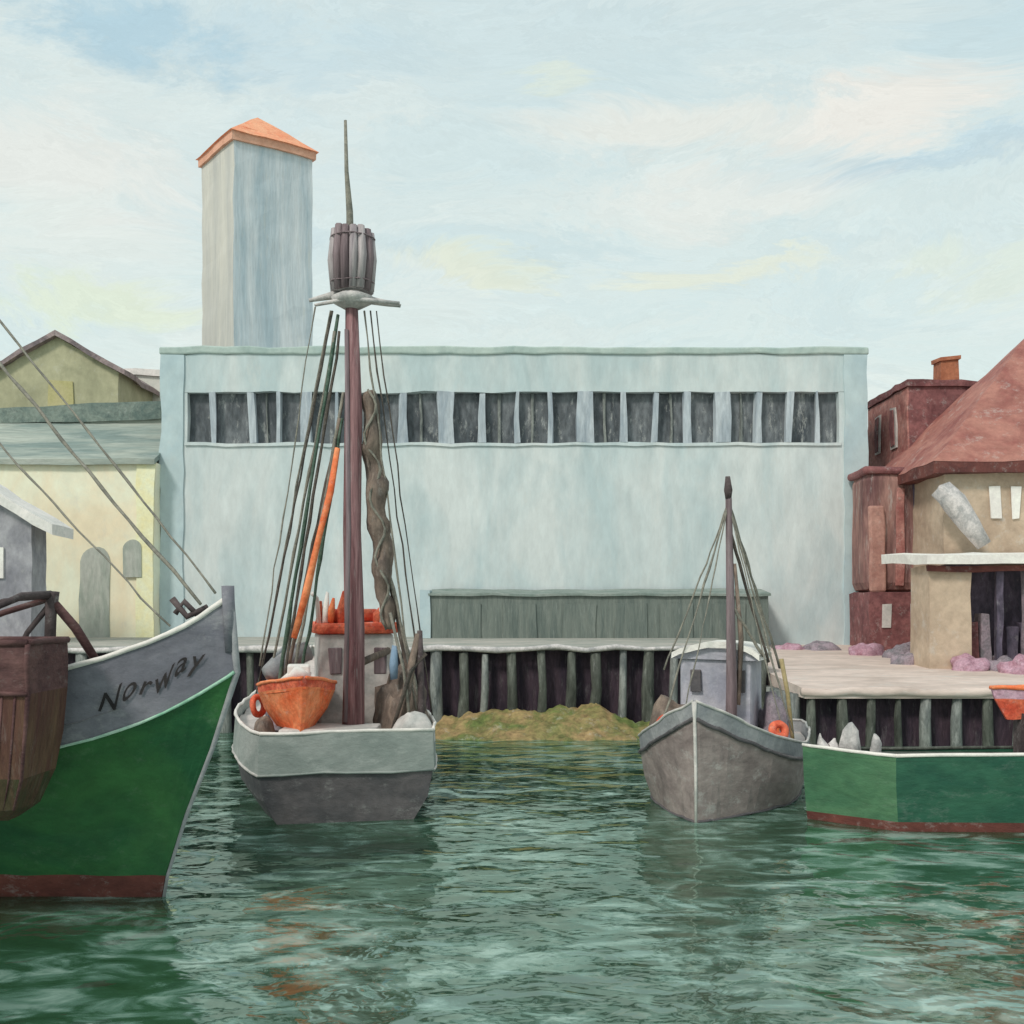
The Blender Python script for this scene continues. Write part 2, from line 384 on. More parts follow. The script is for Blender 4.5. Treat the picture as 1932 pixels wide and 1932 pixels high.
# ---------------------------------------------------------------- land & quays
mesh('ground',[(-3000,59,2.9),(3000,59,2.9),(3000,3000,2.9),(-3000,3000,2.9)],[(0,1,2,3)],M_quay)
wharf=empty('wharf')
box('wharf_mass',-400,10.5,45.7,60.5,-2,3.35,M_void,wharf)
box('wharf_planking',-400,10.5,45.2,60.5,3.354,3.5,M_quayc,wharf)
x=-45.0;i=0
while x<10.4:
    lean=random.uniform(-.2,.2); r=random.uniform(.17,.30)
    tube('pile_%d'%i,[(x+lean,45.25+random.uniform(-.1,.1),-1.5),(x+lean*.8,45.22,.4),(x+random.uniform(-.08,.08),45.2,1.8),(x,45.2,3.3+random.uniform(-.1,.15))],[r*1.05,r,r*.85,r*.8],random.choice([M_pile,M_pile,M_piled]),wharf,n=8,wob=.08)
    x+=random.uniform(.85,1.3); i+=1
pts=[(-45+k*1.2,45.0,3.42+random.uniform(-.09,.09)) for k in range(47)]
tube('wharf_stringer',pts,[random.uniform(.09,.17) for _ in pts],M_cross,wharf,n=8)
quay=empty('quay')
qv=[(10.52,40,2.14),(300,40,2.14),(300,60,3.1),(10.52,60,3.1),(10.52,40,1.8),(300,40,1.8),(300,60,1.8),(10.52,60,1.8)]
mesh('quay_apron',qv,[(0,1,2,3),(0,4,5,1),(0,3,7,4),(1,5,6,2),(4,7,6,5)],M_quay,quay)
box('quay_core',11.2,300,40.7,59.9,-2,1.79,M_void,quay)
x=10.8;i=0
while x<40:
    r=random.uniform(.14,.24)
    tube('quay_pile_%d'%i,[(x+random.uniform(-.15,.15),40.3,-1.5),(x,40.25,1.0),(x,40.2,1.8)],[r*1.1,r,r*.8],random.choice([M_pile,M_piled,M_piled]),quay,n=8,wob=.06)
    x+=random.uniform(.6,1.2); i+=1
tube('quay_capping',[(10.4+k*.9,40.0,2.02+random.uniform(-.05,.05)) for k in range(50)],[random.uniform(.13,.2) for _ in range(50)],M_quay,quay,n=8,wob=.05)
for k in range(7):
    y=41+k*.75
    tube('side_pile',[(10.45,y,-1.5),(10.4,y,1.9)],.2,M_pile,quay,n=8,wob=.05)
bv=[];bf=[];nx=70;ny=18
for j in range(ny+1):
    for i in range(nx+1):
        u=i/nx; v=j/ny
        x=-3.6+10.2*u; y=41.9+3.2*v
        env=math.sin(math.pi*min(1,max(0,u)))**.35*(.8+.35*noise.noise(Vector((x*.5,2,0))))
        h=-.35+ (1.7*v**.8)*env + .22*noise.noise(Vector((x*1.3,y*1.6,0)))+.14*noise.noise(Vector((x*4,y*4,3)))
        bv.append((x,y,h))
for j in range(ny):
    for i in range(nx):
        a=j*(nx+1)+i; bf.append((a,a+1,a+nx+2,a+nx+1))
mesh('seaweed_bank',bv,bf,M_moss,None,smooth=True)

# ---------------------------------------------------------------- warehouse
wh=empty('warehouse')
X0,X1=-18.9,19.1
box('wall_below_windows',X0,X1,60,74,2,13.98,M_wall,wh)
box('wall_above_windows',X0,X1,60,74,16.72,18.75,M_wall,wh)
box('window_band',X0+.3,X1-.3,60.45,73.7,13.98,16.72,M_glass,wh)
box('band_end_left',X0,-17.5,60,60.44,13.98,16.72,M_wall,wh)
box('band_end_right',17.6,X1,60,60.44,13.98,16.72,M_wall,wh)
box('coping',X0-.12,X1+.12,59.88,74.1,18.75,19.15,M_coping,wh,bev=.08)
box('corner_pilaster_right',17.9,X1+.04,59.9,59.995,2,18.74,M_wallb,wh)
box('corner_pilaster_left',X0-.04,-17.7,59.9,59.995,2,18.74,M_wallb,wh)
box('window_sill',-17.6,17.7,59.9,59.99,13.82,13.97,M_wall,wh)
for (u,wd) in [(-16.1,.3),(-14.0,.35),(-12.6,.3),(-11.1,.5),(-9.4,.2),(-7.6,.3),(-5.9,.5),(-3.6,.8),(-1.6,.32),(.25,.3),(2.1,.25),(3.9,.95),(6.0,.3),(7.7,.28),(9.5,.35),(11.4,.9),(13.3,.3),(15.0,.3),(16.4,.2)]:
    box('mullion',u-wd/2,u+wd/2,59.95,60.4,13.99,16.71,M_mull,wh,wob=.10)
for u in (-.7,1.1,5.0,12.4,-13.3,-4.9,8.6):
    box('muntin',u-.05,u+.05,60.3,60.44,13.99,16.71,M_pile,wh,wob=.05)
shed=empty('loading_shed')
box('shed_front',-4.2,13.3,57.6,59.85,3.0,5.8,M_shed,shed)
mesh('shed_canopy',[(-4.3,57.45,5.82),(13.4,57.45,5.82),(13.4,59.8,6.1),(-4.3,59.8,6.1),(-4.3,57.45,5.7),(13.4,57.45,5.7),(13.4,59.8,5.98),(-4.3,59.8,5.98)],
     [(0,1,2,3),(4,7,6,5),(0,4,5,1),(0,3,7,4),(1,5,6,2)],M_shedroof,shed)
for k in range(6):
    xx=-2.9+k*2.7+random.uniform(-.4,.4)
    box('shed_door_leaf',xx,xx+1.7,57.52,57.59,3.2,5.3,M_shed,shed,wob=.05)
box('light_jamb',-4.75,-4.22,57.5,59.8,3,6.0,M_wallb,shed)

# ---------------------------------------------------------------- tower
tw=empty('tower',(-18.35,80.1,0)); tw.rotation_euler=(0,0,math.radians(36))
a=2.95
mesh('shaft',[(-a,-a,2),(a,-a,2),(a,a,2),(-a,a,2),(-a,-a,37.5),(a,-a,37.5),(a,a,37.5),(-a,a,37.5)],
     [(0,1,5,4),(1,2,6,5),(2,3,7,6),(3,0,4,7),(4,5,6,7)],[M_tower,M_towerlit],tw,midx=[0,0,0,1,0])
e=3.15
mesh('eaves',[(-e,-e,37.1),(e,-e,37.1),(e,e,37.1),(-e,e,37.1),(-e,-e,37.7),(e,-e,37.7),(e,e,37.7),(-e,e,37.7)],
     [(0,1,5,4),(1,2,6,5),(2,3,7,6),(3,0,4,7),(0,3,2,1),(4,5,6,7)],M_teave,tw)
e=3.3
mesh('roof',[(-e,-e,37.65),(e,-e,37.65),(e,e,37.65),(-e,e,37.65),(0,0,40.4)],[(0,1,4),(1,2,4),(2,3,4),(3,0,4),(0,3,2,1)],M_torange,tw)

# ---------------------------------------------------------------- left buildings
ob=empty('olive_gable_building')
mesh('gable_walls',[(-34.7,75,2),(-26.5,75,2),(-26.5,84,2),(-34.7,84,2),(-34.7,75,21),(-26.5,75,21),(-26.5,84,21),(-34.7,84,21),(-30.6,75,23.4),(-30.6,84,23.4)],
     [(0,1,5,8,4),(1,2,6,5),(2,3,7,9,6),(3,0,4,7)],M_olive,ob)
def slab(name,p,th,mat,par):
    vs=[Vector(q) for q in p]+[Vector(q)-Vector((0,0,th)) for q in p]
    return mesh(name,vs,[(0,1,2,3),(7,6,5,4),(0,4,5,1),(1,5,6,2),(2,6,7,3),(3,7,4,0)],mat,par)
slab('roof_right',[(-30.6,74.5,23.75),(-26.0,74.5,21.05),(-26.0,84.5,21.05),(-30.6,84.5,23.75)],.35,M_oliveroof,ob)
slab('roof_left',[(-35.2,74.5,21.05),(-30.61,74.5,23.75),(-30.61,84.5,23.75),(-35.2,84.5,21.05)],.35,M_oliveroof,ob)
box('yellow_panel',-31.2,-29.6,74.9,74.99,17.5,20.4,paint('olive_panel',(168,168,118),(176,174,132),k=K,var=.1),ob)
gb=empty('pale_block_building')
box('walls',-28.6,-24.2,82,90,2,22.2,paint('pale_block',(200,206,198),(212,216,208),k=K,var=.08),gb)
box('parapet',-28.8,-24.0,81.8,90.2,22.2,22.7,M_whiteroof,gb)
box('side_wing',-24.19,-20,82.5,90,2,21.6,M_whiteroof,gb)

cb_=empty('cream_building')
box('walls',-40,-18.95,59,70,2,12.8,M_cream,cb_)
box('corner_trim',-19.9,-18.96,58.9,58.99,3,12.7,M_creamtrim,cb_)
slab('roof',[(-42,58.7,12.95),(-18.93,58.7,12.95),(-18.93,66,16.2),(-42,66,16.2)],.3,M_teal,cb_)
box('upper_wall',-42,-18.95,65.5,66.3,13,16.5,M_teal,cb_)
mesh('ridge_band',[(-42,65.3,15.6),(-18.93,65.3,16.2),(-18.93,66.6,16.2),(-42,66.6,15.6),(-42,65.3,16.3),(-18.93,65.3,17.3),(-18.93,66.6,17.3),(-42,66.6,16.3)],
     [(0,1,5,4),(1,2,6,5),(2,3,7,6),(3,0,4,7),(4,5,6,7)],paint('ridge_dark',(92,112,108),(128,144,136),k=.9,var=.25),cb_)
def arch(name,x0,x1,z0,z1,y,mat,par):
    cx=(x0+x1)/2; r=(x1-x0)/2; vs=[(x0,y,z0),(x1,y,z0)]
    for k in range(11):
        t=math.pi*k/10; vs.append((cx+r*math.cos(t),y,z1-r+r*math.sin(t)))
    n=len(vs); vs2=vs+[(v[0],y+.3,v[2]) for v in vs]
    fs=[tuple(range(n))]+[(i,i+n,(i+1)%n+n,(i+1)%n) for i in range(n)]
    return mesh(name,vs2,fs,mat,par)
arch('arched_door',-22.9,-21.3,3.5,8.3,58.95,M_arch,cb_)
arch('arched_window',-20.6,-19.6,6.7,8.7,58.85,M_arch,cb_)

gs=empty('grey_shed')
box('walls',-32,-21.6,50,51.6,2,8.9,M_grey,gs)
mesh('gable',[(-32,50,8.9),(-21.6,50,8.9),(-26.8,50,11.9),(-32,51.6,8.9),(-21.6,51.6,8.9),(-26.8,51.6,11.9)],[(0,1,2),(3,5,4)],M_grey,gs)
slab('roof_right',[(-26.8,49.5,12.5),(-20.5,49.5,8.8),(-20.5,52,8.8),(-26.8,52,12.5)],.5,M_whiteroof,gs)
slab('roof_left',[(-33,49.5,8.9),(-26.81,49.5,12.5),(-26.81,52,12.5),(-33,52,8.9)],.5,M_whiteroof,gs)
box('window',-23.4,-22.8,49.9,49.99,6.4,7.8,M_white,gs)

# ---------------------------------------------------------------- right buildings
bh=empty('brick_house')
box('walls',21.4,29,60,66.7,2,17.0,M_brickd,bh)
box('gable_side_wall',21.3,21.398,60.02,66.68,2,16.95,M_brick,bh)  # lighter brick skin: lit side of the house put into the colour
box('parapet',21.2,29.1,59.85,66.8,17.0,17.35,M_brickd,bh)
box('chimney',23.9,24.9,62,63.2,17.3,18.9,M_chim,bh); box('chimney_cap',23.8,25.0,61.9,63.3,18.9,19.1,M_chim,bh)
for y in (62.0,64.6):
    box('window_frame',21.2,21.29,y-.5,y+.5,14.0,16.2,M_cabin,bh)
    box('window_pane',21.12,21.19,y-.28,y+.28,14.15,16.05,M_brickd,bh)
box('string_course',21.2,21.29,60,66.7,12.3,12.7,M_chim,bh)
box('rusty_annex',18.1,21.9,56.9,59.7,5.9,12.1,M_rust,bh,bev=.5)
box('annex_parapet',18.0,22.0,56.8,59.75,11.9,12.3,M_brickd,bh,bev=.15)
box('annex_base',18.1,22.1,56.4,59.7,2,5.9,M_brickd,bh)
box('base_window',18.7,19.2,56.33,56.39,4.1,5.3,M_cabin,bh)
box('base_window_b',20.2,20.5,56.33,56.39,4.1,5.3,M_cabin,bh)
box('annex_buttress',18.2,19.0,56.6,56.88,5.9,10.3,paint('pink_render',(162,122,112),(184,146,134),k=K*.9,var=.18),bh,bev=.1)
for (xa,za,zb,mm_) in((19.6,6.2,11.2,M_brick),(20.5,8,11.6,M_dark),(21.1,6.5,10.8,M_brick)):
    box('annex_panel',xa,xa+.5,56.8,56.89,za,zb,mm_,bh,bev=.03,wob=.1)

rh=empty('red_roof_house')
box('walls',20.5,36,52.7,62,2,11.7,M_beige,rh)
ex0,ex1,ey0,ey1=19.75,36.8,52,62.5
mesh('roof',[(ex0,ey0,11.9),(ex1,ey0,12.3),(ex1,ey1,12.3),(ex0,ey1,11.9),(26.5,57,19.2),(31,57,19.2)],[(0,1,5,4),(1,2,5),(2,3,4,5),(3,0,4)],M_redroof,rh)
slab('eaves',[(ex0,ey0,11.88),(ex1,ey0,12.28),(ex1,ey1,12.28),(ex0,ey1,11.88)],.5,M_eave,rh)
for x in(22.6,23.6,27):
    box('window',x,x+.45,52.6,52.69,9.3,10.8,M_white,rh,wob=.06)
tube('chute',[(19.9,51.6,10.6),(20.4,51.4,9.9),(21.1,51.3,8.9),(21.7,51.2,8.0)],[.5,.55,.48,.36],M_cross,rh,n=14,wob=.12)
mk=empty('market_stall')
slab('canopy',[(17.4,46.6,7.25),(34,46.2,7.6),(34,52.4,7.8),(17.4,52.4,7.6)],.4,M_white,mk)
box('canopy_fascia',17.6,34,46.9,47.1,6.6,6.85,M_eave,mk)
box('corner_pier',17.7,19.5,47.2,49.5,2,6.85,M_beige,mk)
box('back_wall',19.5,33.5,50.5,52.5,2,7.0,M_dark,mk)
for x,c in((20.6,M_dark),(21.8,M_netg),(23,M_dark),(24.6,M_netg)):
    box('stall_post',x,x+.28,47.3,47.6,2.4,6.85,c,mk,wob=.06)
for k in range(12):
    xx=19.7+k*.6
    box('fish_crate',xx,xx+.5,47.8+random.uniform(0,.6),49.0,2.4,random.uniform(3.0,5.8),random.choice([M_netg,M_dark,M_brickd,M_netg,M_pile]),mk,wob=.08,bev=.04)
def pile_mound(name,cx,cy,cz,rx,ry,h,mat,par=None):
    vs=[];fs=[];n=18;m=8
    for j in range(m+1):
        t=j/m*math.pi/2
        for k in range(n):
            a_=2*math.pi*k/n
            q=Vector((math.cos(a_)*math.cos(t)*rx,math.sin(a_)*math.cos(t)*ry,math.sin(t)*h))
            q*=1+.45*noise.noise(Vector((q.x*2.2+cx,q.y*2.2,q.z*2.4)))
            vs.append(q+Vector((cx,cy,cz)))
    for j in range(m):
        for k in range(n): fs.append((j*n+k,j*n+(k+1)%n,(j+1)*n+(k+1)%n,(j+1)*n+k))
    return mesh(name,vs,fs,mat,par,smooth=True)
for (x,y,rx,h,mt) in [(17.2,54,.9,.7,M_net),(18.6,52.5,1.0,.8,M_netg),(17.6,49.5,.8,.6,M_netg),(19.2,46.8,.8,.7,M_net),(20.6,46.6,.8,.6,M_netg),(20.9,45.5,.9,.8,M_net),(15.8,57,1.0,.5,M_netg),(14.3,57.3,.8,.4,M_net)]:
    z=2.14+(y-40)*.048-.1
    pile_mound('fishing_net_pile',x,y,z,rx,rx*.8,h,mt)

# ---------------------------------------------------------------- green fishing boat (left)
gfb=empty('green_fishing_boat')
gtop=lambda t:3.42+1.75*math.exp(-t*21.4/2.0)
G=Hull((-6.1,19.4),(-.94,.342),20,gtop,[
 dict(z=gtop,w=3.0,e=2.0,rake=1.38,m=0),
 dict(z=lambda t:gtop(t)-1.22,w=2.85,e=1.8,rake=1.5,m=1),
 dict(z=lambda t:(gtop(t)-1.25)*.62+.18,w=2.72,e=1.55,rake=1.0,m=1),
 dict(z=lambda t:(gtop(t)-1.25)*.3+.3,w=2.6,e=1.4,rake=.48,m=1),
 dict(z=lambda t:.40,w=2.45,e=1.3,rake=.1,m=2),
 dict(z=lambda t:0,w=2.3,e=1.3,rake=0,m=2),
 dict(z=lambda t:-.8,w=1.6,e=1.3,rake=-.3,m=2)],.4,.7)
G.build(gfb,[M_band,M_green,M_boot],nst=44,deck=.9,deckmat=M_gdeck,capmat=M_rim,capr=.05)
side=1 if G.N.y<0 else -1
ts=[(i/39)**1.5 for i in range(40)]
tube('rub_strake',[G.pt(1,t,side,.02) for t in ts],.028,M_mint,gfb,n=6)
tube('stem_post',[G.pt(r,0,1).lerp(G.pt(r,0,-1),.5)-G.A*.02 for r in range(6)],[.09,.06,.04,.035,.03,.03],M_bandr,gfb,n=8)  # pale tube stands in for the highlight running down the stem
tube('stem_head',[G.pt(0,0,side)-G.A*.02+Vector((0,0,-.9)),G.pt(0,0,side)-G.A*.02+Vector((0,0,-.2)),G.pt(0,0,side)-G.A*.02+Vector((0,0,.22))],[.07,.11,.11],M_band,gfb,n=8)
p=G.pt(0,.02,side,-.1)
tube('anchor_shank',[p+Vector((-.5,.1,.35)),p+Vector((-.25,.1,.05)),p+Vector((.1,.1,.2))],.055,M_iron,gfb)
tube('anchor_fluke',[p+Vector((-.45,.1,.1)),p+Vector((-.3,.1,.3)),p+Vector((-.05,.1,.05))],.05,M_iron,gfb)
cu=bpy.data.curves.new('nm','FONT'); cu.body='Norway'; cu.size=.62; cu.shear=.45; cu.space_character=1.2; cu.offset=.004
to=bpy.data.objects.new('nm_tmp',cu); sc.collection.objects.link(to)
bpy.context.view_layer.update()
me=bpy.data.meshes.new_from_object(to.evaluated_get(bpy.context.evaluated_depsgraph_get()))
bpy.data.objects.remove(to)
xs=[v.co.x for v in me.vertices]; wtxt=max(xs)-min(xs); x0=min(xs)
bm=bmesh.new(); bm.from_mesh(me)
bmesh.ops.triangulate(bm,faces=bm.faces)
bmesh.ops.subdivide_edges(bm,edges=[e_ for e_ in bm.edges if e_.calc_length()>.12],cuts=2)
tA,tB=.086,.015
for v in bm.verts:
    q=(v.co.x-x0)/wtxt; t=tA+(tB-tA)*q
    f=.66+.05*math.sin(q*14)-(v.co.y/1.6)
    P=G.pt(0,t,side,.045).lerp(G.pt(1,t,side,.045),f)
    v.co=P
bm.to_mesh(me); bm.free(); me.materials.clear(); me.materials.append(M_ink)
no=bpy.data.objects.new('boat_name',me); sc.collection.objects.link(no); no.parent=gfb
p=G.pt(0,.13,side,-.5); p.z=4.0
tube('davit_post',[p,p+Vector((.05,0,.9)),p+Vector((.08,0,1.3))],[.10,.09,.12],M_iron,gfb)
tube('davit_arm',[p+Vector((.1,0,1.2)),p+Vector((-.6,-.3,.95)),p+Vector((-1.6,-.6,.55))],.05,M_brown,gfb)
tube('davit_brace',[p+Vector((.05,0,1.1)),p+Vector((-.35,0,.6)),p+Vector((-.6,0,.1))],.05,M_iron,gfb)
tube('davit_stay',[p+Vector((.12,0,1.1)),p+Vector((.4,.1,.7)),p+Vector((.72,.2,.15))],.075,M_brown,gfb)
tube('davit_rail',[p+Vector((-1.5,-.1,.9)),p+Vector((-.7,-.1,1.15)),p+Vector((.05,-.1,1.22))],.035,M_iron,gfb)
tube('davit_head',[p+Vector((.06,0,1.25)),p+Vector((-.1,-.8,1.2)),p+Vector((-.3,-1.45,1.0))],[.07,.06,.05],M_iron,gfb)
rope('davit_fall',p+Vector((-.3,-1.45,1.0)),(p.x-.32,p.y-1.5,4.35),.022,M_roped,gfb,sag=0)
rope('forestay_a',G.pt(0,.01,side)+Vector((-.2,0,.1)),(-13.5,21.8,14.2),.032,M_ropeg,gfb,sag=.1,n=30)
rope('forestay_b',G.pt(0,.03,side)+Vector((-.2,0,.05)),(-13.5,21.8,12.2),.018,M_ropeg,gfb,sag=.12,n=30)
rope('forestay_c',G.pt(0,.0,side)+Vector((-.2,0,.1)),(-13.5,21.8,14.9),.02,M_ropeg,gfb,sag=-.05,n=30)
tube('foremast',[(-13.5,21.8,2.5),(-13.5,21.8,15)],[.22,.14],M_mast,gfb,n=12)
box('wheelhouse',-21,-17.5,22.4,25.2,2.7,6.2,M_cabin,gfb,bev=.1,rot=-.35)

# wooden tender slung from the davits on the near side of the green boat
wt=empty('wooden_boat')
W=Hull((-12.93,17.3),(1,-.01),5.75,None,[
 dict(z=lambda t:2.74+.25*(1-t)**2,w=.80,e=2.2,rake=.4,m=0),
 dict(z=lambda t:2.45+.22*(1-t)**2,w=.84,e=2.2,rake=.4,m=0),
 dict(z=lambda t:2.0+.2*(1-t)**2,w=.82,e=2.1,rake=.35,m=1),
 dict(z=lambda t:1.3+.1*(1-t)**2,w=.78,e=2.0,rake=.2,m=1,srake=.05),
 dict(z=lambda t:.7,w=.68,e=1.8,rake=.0,m=2,srake=.14),
 dict(z=lambda t:.2,w=.48,e=1.6,rake=-.3,m=2,srake=.34),
 dict(z=lambda t:.0,w=.16,e=1.4,rake=-.5,m=2,srake=.55)],.5,.86,z0=1.75)
W.build(wt,[M_brown,M_tend,M_tendl],nst=26,deck=.3,deckmat=M_brown,capmat=M_brown,capr=.055)
ws=1 if W.N.y<0 else -1
tube('rubbing_band',[W.pt(2,t,ws,.02) for t in ts],.04,M_brown,wt,n=6)
for i in range(22):
    t=.34+.03*i
    if t>.98: break
    pts=[W.pt(r_,t,ws,.0) for r_ in (2,3,4,5)]
    tube('rib',pts,[.022,.020,.016,.008],random.choice([M_plank,M_tend,M_brown]),wt,n=5)
tube('stern_knee',[W.pt(r_,1,ws,0) for r_ in range(6)],[.045,.045,.04,.03,.025,.02],M_brown,wt,n=6)

# ---------------------------------------------------------------- fishing ketch with crow's nest (centre)
tr=empty('fishing_ketch')
H=Vector((-.225,.974)); st=Vector((-3.85,26))+H*15
ttop=lambda t:2.12+1.5*max(0,(1-t/.5))**2
T=Hull((st.x,st.y),(.225,-.974),15,ttop,[
 dict(z=ttop,w=2.6,e=2.2,rake=.8,m=0),
 dict(z=lambda t:ttop(t)*.56,w=2.66,e=2.0,rake=.6,m=1),
 dict(z=lambda t:ttop(t)*.53,w=2.60,e=2.0,rake=.55,m=1,srake=.05),
 dict(z=lambda t:.55,w=2.45,e=1.8,rake=.2,m=1,srake=.12),
 dict(z=lambda t:.0,w=2.05,e=1.6,rake=0,m=1,srake=.2),
 dict(z=lambda t:-.6,w=1.3,e=1.6,rake=-.3,m=1,srake=.4)],.62,.76)
T.build(tr,[M_sterng,M_sternd],nst=30,deck=.3,deckmat=M_gdeck,capmat=M_rim,capr=.045)
for sd_ in(1,-1): tube('rubbing_strake',[T.pt(1,t,sd_,.0) for t in ts],.035,M_cabin,tr,n=6)
tube('transom_moulding',[T.pt(1,1,1,.0).lerp(T.pt(1,1,-1,.0),k/8) for k in range(9)],.03,M_sterng,tr,n=6)
mx_,my_=-4.03,28.0
tube('mainmast',[(mx_+.03,my_,1.7),(mx_+.05,my_,4.5),(mx_-.01,my_,7),(mx_+.02,my_,10),(mx_-.04,my_,12.9)],[.27,.25,.23,.20,.16],M_mast,tr,n=14,wob=.04)
tube('mast_track',[(mx_-.12,my_-.2,2.2),(mx_-.08,my_-.2,7),(mx_-.08,my_-.17,12)],[.07,.07,.05],M_barreld,tr,n=8,wob=.03)
tube('topmast',[(mx_-.02,my_,12.6),(mx_-.05,my_,15.0),(mx_-.12,my_,16.0),(mx_-.16,my_,17.3)],[.12,.09,.05,.035],M_ropeg,tr,n=10)
for k in range(14):
    a_=2*math.pi*k/14; r=.44
    c_=Vector((mx_+r*math.cos(a_),my_+r*math.sin(a_),0))
    tube('nest_stave',[c_+Vector((0,0,13.0)),c_*1+Vector((math.cos(a_)*.05,math.sin(a_)*.05,13.8)),c_+Vector((0,0,14.5+random.uniform(-.08,.08)))],[.115,.12,.10],random.choice([M_barrel,M_barrel,M_barrel,M_barreld]),tr,n=6)
lathe('nest_floor',(mx_,my_,0),[(.42,13.0),(.42,13.1)],M_barrel,tr,n=16)
for z in(13.2,14.3): torus('nest_hoop',(mx_,my_,z),.55,.018,M_barreld,tr,axis=(0,0,1),n=24,m=6)
tube('crosstree',[(mx_-1.1,my_,12.75),(mx_-.5,my_,12.93),(mx_+.3,my_,12.82),(mx_+.9,my_,12.68),(mx_+1.25,my_,12.6)],[.04,.11,.12,.08,.04],M_cross,tr,n=8,wob=.05)
tube('crosstree_aft',[(mx_-.9,my_-.2,12.6),(mx_,my_-.35,12.75),(mx_+1.2,my_-.2,12.62)],[.04,.07,.04],M_cross,tr,n=8,wob=.05)
lathe('nest_platform',(mx_,my_,0),[(.2,12.55),(.5,12.72),(.55,12.85),(.3,12.98)],M_cross,tr,n=18)
def TR(p0,p1,r,m,sag=.08): rope('shroud',p0,p1,r,m,tr,sag=sag)
TR((mx_-.5,my_,12.5),(-6.6,29.0,3.0),.03,M_roped)
TR((mx_-.55,my_,12.5),(-6.9,30.0,2.6),.025,M_ropeg)
TR((mx_-.95,my_,12.6),(-6.2,27.4,3.6),.018,M_ropeg,.2)
TR((mx_-.35,my_,12.4),(-6.1,28.5,2.4),.05,M_ropegr,.1)
TR((mx_-.42,my_,12.0),(-6.5,29.2,2.4),.04,M_ropeg,.1)
TR((mx_-.3,my_,12.0),(-5.9,28.2,2.6),.04,M_roped)
TR((mx_-.2,my_,10.5),(-5.7,28.2,2.4),.045,M_ropeg)
TR((mx_-.3,my_,9.8),(-6.0,28.9,2.6),.055,M_sail,.05)
TR((mx_+.3,my_,12.5),(-2.4,28.0,2.3),.025,M_ropeg)
TR((mx_+.45,my_,12.5),(-2.25,28.8,2.4),.02,M_roped)
TR((mx_+.6,my_,12.5),(-2.1,29.5,2.2),.018,M_roped,.15)
TR((mx_+.3,my_,9.5),(-2.5,28.5,2.4),.04,M_sail)
TR((mx_+.5,my_,8.0),(-2.3,28.3,2.4),.045,M_ropeg)
TR((mx_-.25,my_,9.8),(-5.5,28.8,3),.045,M_ropegr)
tube('orange_gaff',[(mx_-.32,my_-.2,9.0),(mx_-.5,my_-.3,7.9),(mx_-.78,my_-.3,6.8),(mx_-1.05,my_-.35,5.5),(mx_-1.38,my_-.4,4.3)],[.06,.09,.08,.11,.08],M_orange,tr,n=8,wob=.05)
pts=[];rr=[]
for i in range(34):
    t=i/33; z=10.5-6.0*t
    pts.append((mx_+.40+.035*math.sin(t*21)+.5*t,my_+.15+.05*math.cos(t*21),z)); rr.append(.09+.17*math.sin(math.pi*min(1,.12+t*.8))**.7+.03*math.sin(t*36))
tube('furled_sail',pts,rr,M_sail,tr,n=10,wob=.12)
pts=[(p_[0]+.16*math.sin(i*.75),p_[1]-.24,p_[2]) for i,p_ in enumerate(pts)]
tube('sail_lashing',pts,.035,M_ropeg,tr,n=6)
tube('boom',[(mx_+.1,my_,3.6),(-3.3,29.5,3.9),(-3.7,33,4.1)],.11,M_sail,tr)
tube('gallows_a',[(-2.75,27.6,1.9),(-2.6,27.8,3.2),(-2.35,27.9,4.4)],[.10,.12,.08],M_sail,tr,wob=.05)
tube('gallows_b',[(-2.25,27.6,1.9),(-2.28,27.8,3.2),(-2.3,27.9,4.5)],[.09,.09,.06],M_iron,tr,wob=.05)
tube('gallows_c',[(-2.95,27.4,2.0),(-2.5,27.5,3.5),(-2.15,27.6,3.9)],.05,M_roped,tr)
tube('gallows_d',[(-3.0,27.7,4.9),(-2.7,27.6,3.5),(-2.5,27.5,2.1)],.04,M_ropeg,tr)
cx,cy=-4.35,30.3
R_=math.radians(13)
box('wheelhouse',cx-.98,cx+.98,cy-1,cy+1.3,1.8,4.35,M_cabin,tr,bev=.08,rot=R_)
box('wheelhouse_roof',cx-1.12,cx+1.12,cy-1.15,cy+1.45,4.35,4.65,M_ored,tr,bev=.1,rot=R_)
box('roof_hatch',cx-.85,cx+.7,cy-.6,cy+.6,4.65,5.0,M_ored,tr,bev=.12,rot=R_)
for dx in(-.55,.62):
    c_=Matrix.Rotation(R_,3,'Z')@Vector((dx,-1.16,0))
    box('wheelhouse_window',cx+c_.x-.17,cx+c_.x+.17,cy+.15+c_.y-.04,cy+.15+c_.y+.04,3.3,4.0,M_barreld,tr,bev=.03,rot=R_)
for (dx,dz,c) in((-.8,5.2,M_ored),(-.62,5.4,M_white),(-.45,5.3,M_orange),(.75,5.1,M_ored),(.95,5.3,M_orange),(-.15,5.45,M_ored),(.88,5.5,M_white)):
    tube('signal_float',[(cx+dx,cy-.8,4.6),(cx+dx+.03,cy-.8,(4.6+dz)/2),(cx+dx+.09,cy-.8,dz)],[.09,.11,.04],c,tr,wob=.10)
tube('white_vent',[(cx-.75,cy-.9,4.6),(cx-.8,cy-.95,5.3),(cx-.9,cy-1.1,5.45)],.06,M_white,tr)
